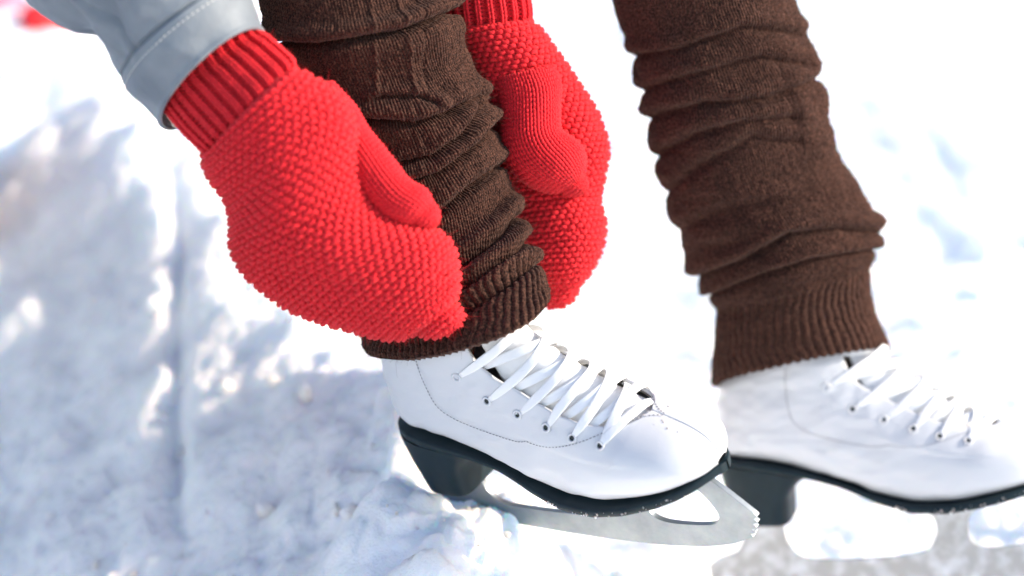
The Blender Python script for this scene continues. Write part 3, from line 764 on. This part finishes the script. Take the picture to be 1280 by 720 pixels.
# ------------------------------------------------------------------ leg warmers
def leg_warmer(st, creases, cuff_len, ribp, label, seed, pulls=(), amp=1.):
    nu, nv = 460, 1100
    S = Surf(outline_surf(st, nu, nv, 2.0)); pp = proj(S.P)
    u = S.ul[:, None] * np.ones((1, nv)); v = np.arange(nv)[None] / nv * np.ones((nu, 1)); L = S.ul[-1]; ln = S.len[:, None]
    fromend = L - u
    cuffm = smoothstep(cuff_len + .006, cuff_len - .004, fromend)
    D = .004 * fbm(S.P * 13 + seed, 3) * (1 - cuffm * .8)
    ring = .0022 * fbm(np.stack([np.cos(v * 2 * np.pi) * 1.3 + seed, np.sin(v * 2 * np.pi) * 1.3, u * 65], -1), 3)
    D = D + ring * (1 - cuffm * .6) * amp
    for pts, a, wd, side in creases:
        a = a * (1.55 if amp < 1 else .8)
        d, sg = crease(pp, pts, wd); s = d * sg * side
        D = D - a * .75 * np.exp(-(d / (wd * .55)) ** 2) + a * .6 * np.exp(-((s + wd * 1.4) / (wd * 1.2)) ** 2) + a * .25 * np.exp(-((s - wd * 2.0) / (wd * 1.6)) ** 2)
    for pts, a, wd in pulls:
        d, sg = crease(pp, pts, wd); D = D + a * np.exp(-(d / wd) ** 2)
    D = D - (1 - smoothstep(0, .004, fromend)) * .002
    S.finish(S.P + S.N * D[..., None])
    # fine knit: columns, with small stitches, and a deeper rib in the cuff
    ncol = int(np.median(S.len) / .0024); nrib = int(round(np.median(S.len) / ribp))
    wob = .35 * vnoise(np.stack([v * 40, u * 90, v * 0 + seed], -1))
    colp = np.abs(np.sin(np.pi * (v * ncol + wob))) ** .8
    stt = np.sin(2 * np.pi * (u / .0021 + .5 * np.abs(((v * ncol + wob) % 1) - .5) * 2))
    drop = smoothstep(.55, .9, vnoise(np.stack([np.floor(v * ncol / 5) * 7.7, u * 6, v * 0], -1)))
    fine = .0010 * (colp - .5) * (1 + .5 * drop) + .00028 * stt - .0006 * drop * (1 - cuffm)
    wr = .35 * vnoise(np.stack([v * 9, u * 120, v * 0 + 5 + seed], -1))
    ribf = .0026 * (np.abs(np.sin(np.pi * (v * nrib + wr))) ** .7 - .6) + .0003 * stt
    fz = .0005 * vnoise(S.P * 700) + .0005 * vnoise(S.P * 320 + 9)
    P = S.P + S.N * (fine * (1 - cuffm) + ribf * cuffm + fz)[..., None]
    def part(a, b, ret):
        Q = P[a:b]
        if ret: Q = np.concatenate([Q, P[b - 1:b] - S.N[b - 1:b] * .003, (P - S.N * .0045)[b - 1:b - 60:-1]])
        return Q.reshape(-1, 3), gridF(len(Q), nv)
    kc = int(np.argmin(np.abs(fromend[:, 0] - cuff_len)))
    def withfuzz(V, F, n, sd_):
        sub = V[rng.integers(0, len(V), n * 2)]; c = np.stack([np.interp(sub[:, 2], np.sort(S.P[:, :, 2].mean(1)), S.P[:, :, q].mean(1)[np.argsort(S.P[:, :, 2].mean(1))]) for q in range(3)], -1)
        fv, ff = fuzz(sub, n, .0042, .00009, c, sd_); return pieces([(V, F), (fv, ff)])
    V, F = part(0, kc + 1, False); V, F = withfuzz(V, F, 22000, seed); m = mesh('leg_warmer', V, F, M_brown, person, label=label)
    V, F = part(kc, nu, True); V, F = withfuzz(V, F, 6000, seed + 1); mesh('ribbed_cuff', V, F, M_brown, m)
    return m
YN = .028
LN = [(300, -150, 515, -160, YN + .01, YN + .01, .066, 0, 30), (312, -70, 540, -78, YN + .01, YN + .01, .066, 0, 32), (328, 0, 562, -8, YN, YN, .068, 0, 36), (350, 60, 574, 38, YN, YN, .066, 0, 34), (385, 130, 590, 92, YN, YN, .064, 0, 34), (418, 200, 604, 150, YN, YN, .062, 0, 34),
      (436, 262, 624, 205, YN, YN, .060, 0, 34), (444, 320, 648, 255, YN - .004, YN - .018, .060, 0, 32), (448, 365, 658, 300, YN - .008, YN - .045, .061, 0, 32), (452, 400, 672, 338, YN - .012, YN - .078, .062, 0, 32), (456, 428, 688, 374, YN - .014, YN - .106, .064, -22, 40)]
CN = [([(320, 52), (400, 55), (440, 50), (500, 40), (572, 12)], .010, 9, 1), ([(440, 150), (480, 152), (520, 155), (560, 140), (592, 122)], .008, 9, 1), ([(470, 122), (522, 120), (540, 128)], .004, 6, 1),
      ([(500, 205), (540, 196), (575, 168), (594, 132)], .007, 7, 1), ([(470, 240), (545, 218), (590, 182), (606, 160)], .008, 8, 1), ([(500, 285), (540, 272), (580, 240), (622, 208)], .008, 9, 1),
      ([(540, 345), (580, 330), (625, 296), (655, 262)], .009, 9, 1), ([(560, 372), (600, 356), (640, 325), (665, 290)], .006, 7, 1), ([(520, 405), (580, 392), (630, 362), (668, 330)], .007, 7, 1)]
PN = [([(462, -10), (468, 40), (472, 120)], .0016, 3), ([(500, 0), (512, 60), (520, 118)], .0018, 3), ([(522, 0), (530, 50), (534, 110)], -.0016, 3), ([(510, 130), (528, 190), (520, 240)], .0014, 3)]
leg_warmer(LN, CN, .042, .0060, 'brown knitted leg warmer gripped between the two red mittens', 5, PN, .8)
YF = .158
LF = [(748, -130, 972, -140, YF, YF, .066, 0, 30), (756, -70, 980, -74, YF, YF, .067, 0, 30), (766, 0, 994, -8, YF, YF, .068, 0, 28), (782, 50, 1008, 38, YF, YF, .067, 0, 26), (798, 110, 1022, 90, YF, YF, .066, 0, 24), (815, 180, 1035, 150, YF, YF, .066, 0, 22), (833, 240, 1052, 205, YF, YF, .067, 0, 18),
      (852, 290, 1082, 252, YF, YF, .070, 0, 14), (872, 338, 1100, 290, YF, YF, .072, 0, 10), (892, 366, 1094, 318, YF, YF, .068, 0, 6), (897, 392, 1088, 345, YF, YF, .064, 0, 2), (894, 432, 1092, 384, YF, YF, .063, 0, -3), (889, 482, 1112, 436, YF, YF, .063, 8, -8)]
CF = [([(770, 74), (850, 62), (930, 34), (1005, 42)], .008, 9, 1), ([(790, 118), (860, 94), (950, 72), (1000, 80)], .007, 9, 1), ([(800, 152), (880, 128), (960, 124), (1028, 96)], .009, 10, 1), ([(820, 196), (870, 168), (930, 150), (990, 148)], .008, 10, 1),
      ([(826, 246), (880, 205), (940, 172), (1000, 178)], .007, 12, 1), ([(850, 290), (900, 262), (960, 250)], .004, 14, 1), ([(872, 345), (930, 326), (985, 292), (1050, 286), (1098, 290)], .010, 8, 1), ([(884, 368), (950, 345), (1010, 324), (1098, 312)], .008, 6, 1)]
leg_warmer(LF, CF, .070, .0078, 'brown knitted leg warmer on the other leg, nothing touching it', 15, (), 1.)

# ------------------------------------------------------------------ things at the back and the seat
def crumple(name, c, s, m, seed, label, cat):
    q = np.linspace(0, 2 * np.pi, 60, endpoint=False); rows = []
    for a in np.linspace(-np.pi / 2 + .02, np.pi / 2 - .02, 36):
        rows.append(np.array(c) + np.stack([np.cos(q) * math.cos(a) * s[0], np.sin(q) * math.cos(a) * s[1], q * 0 + math.sin(a) * s[2]], -1))
    P = np.array(rows); P = P + (P - np.array(c)) * (.35 * fbm(P * 9 + seed, 3))[..., None]
    mesh(name, P, gridF(36, 60), m, None, label=label, cat=cat)
p = at(58, 22, 1.6); crumple('scarf', (p[0], 1.6, p[2]), (.032, .05, .022), M_scarf, 2, 'blurred bright red cloth lying on the snow beyond the grey sleeve', 'cloth')
p = at(6, 18, 1.75); crumple('blanket', (p[0] - .01, 1.75, p[2]), (.06, .08, .05), M_pink, 4, 'blurred pale pink cloth on the snow in the top left corner', 'cloth')

b0 = bpy.data.objects.new('bench', None); link(b0, None, 'wooden plank bench the person sits on, just outside the left edge of the photo', 'bench'); b0.location = (-.78, .30, 0)
def boxm(c, s): 
    x, y, z = np.array(s) / 2; V = np.array([(-x, -y, -z), (x, -y, -z), (x, y, -z), (-x, y, -z), (-x, -y, z), (x, -y, z), (x, y, z), (-x, y, z)]) + np.array(c)
    return V, np.array([(3, 2, 1, 0), (4, 5, 6, 7), (0, 1, 5, 4), (1, 2, 6, 5), (2, 3, 7, 6), (3, 0, 4, 7)])
for k in range(3):
    o = mesh('seat_plank', *boxm((-.11 + .11 * k, 0, .385), (.10, 1.3, .035)), M_wood, b0, smooth=False)
for x in (-.11, .11):
    for y in (-.5, .5):
        mesh('leg', *boxm((x, y, .17), (.06, .06, .39)), M_wood, b0, smooth=False)
bpy.context.view_layer.update()
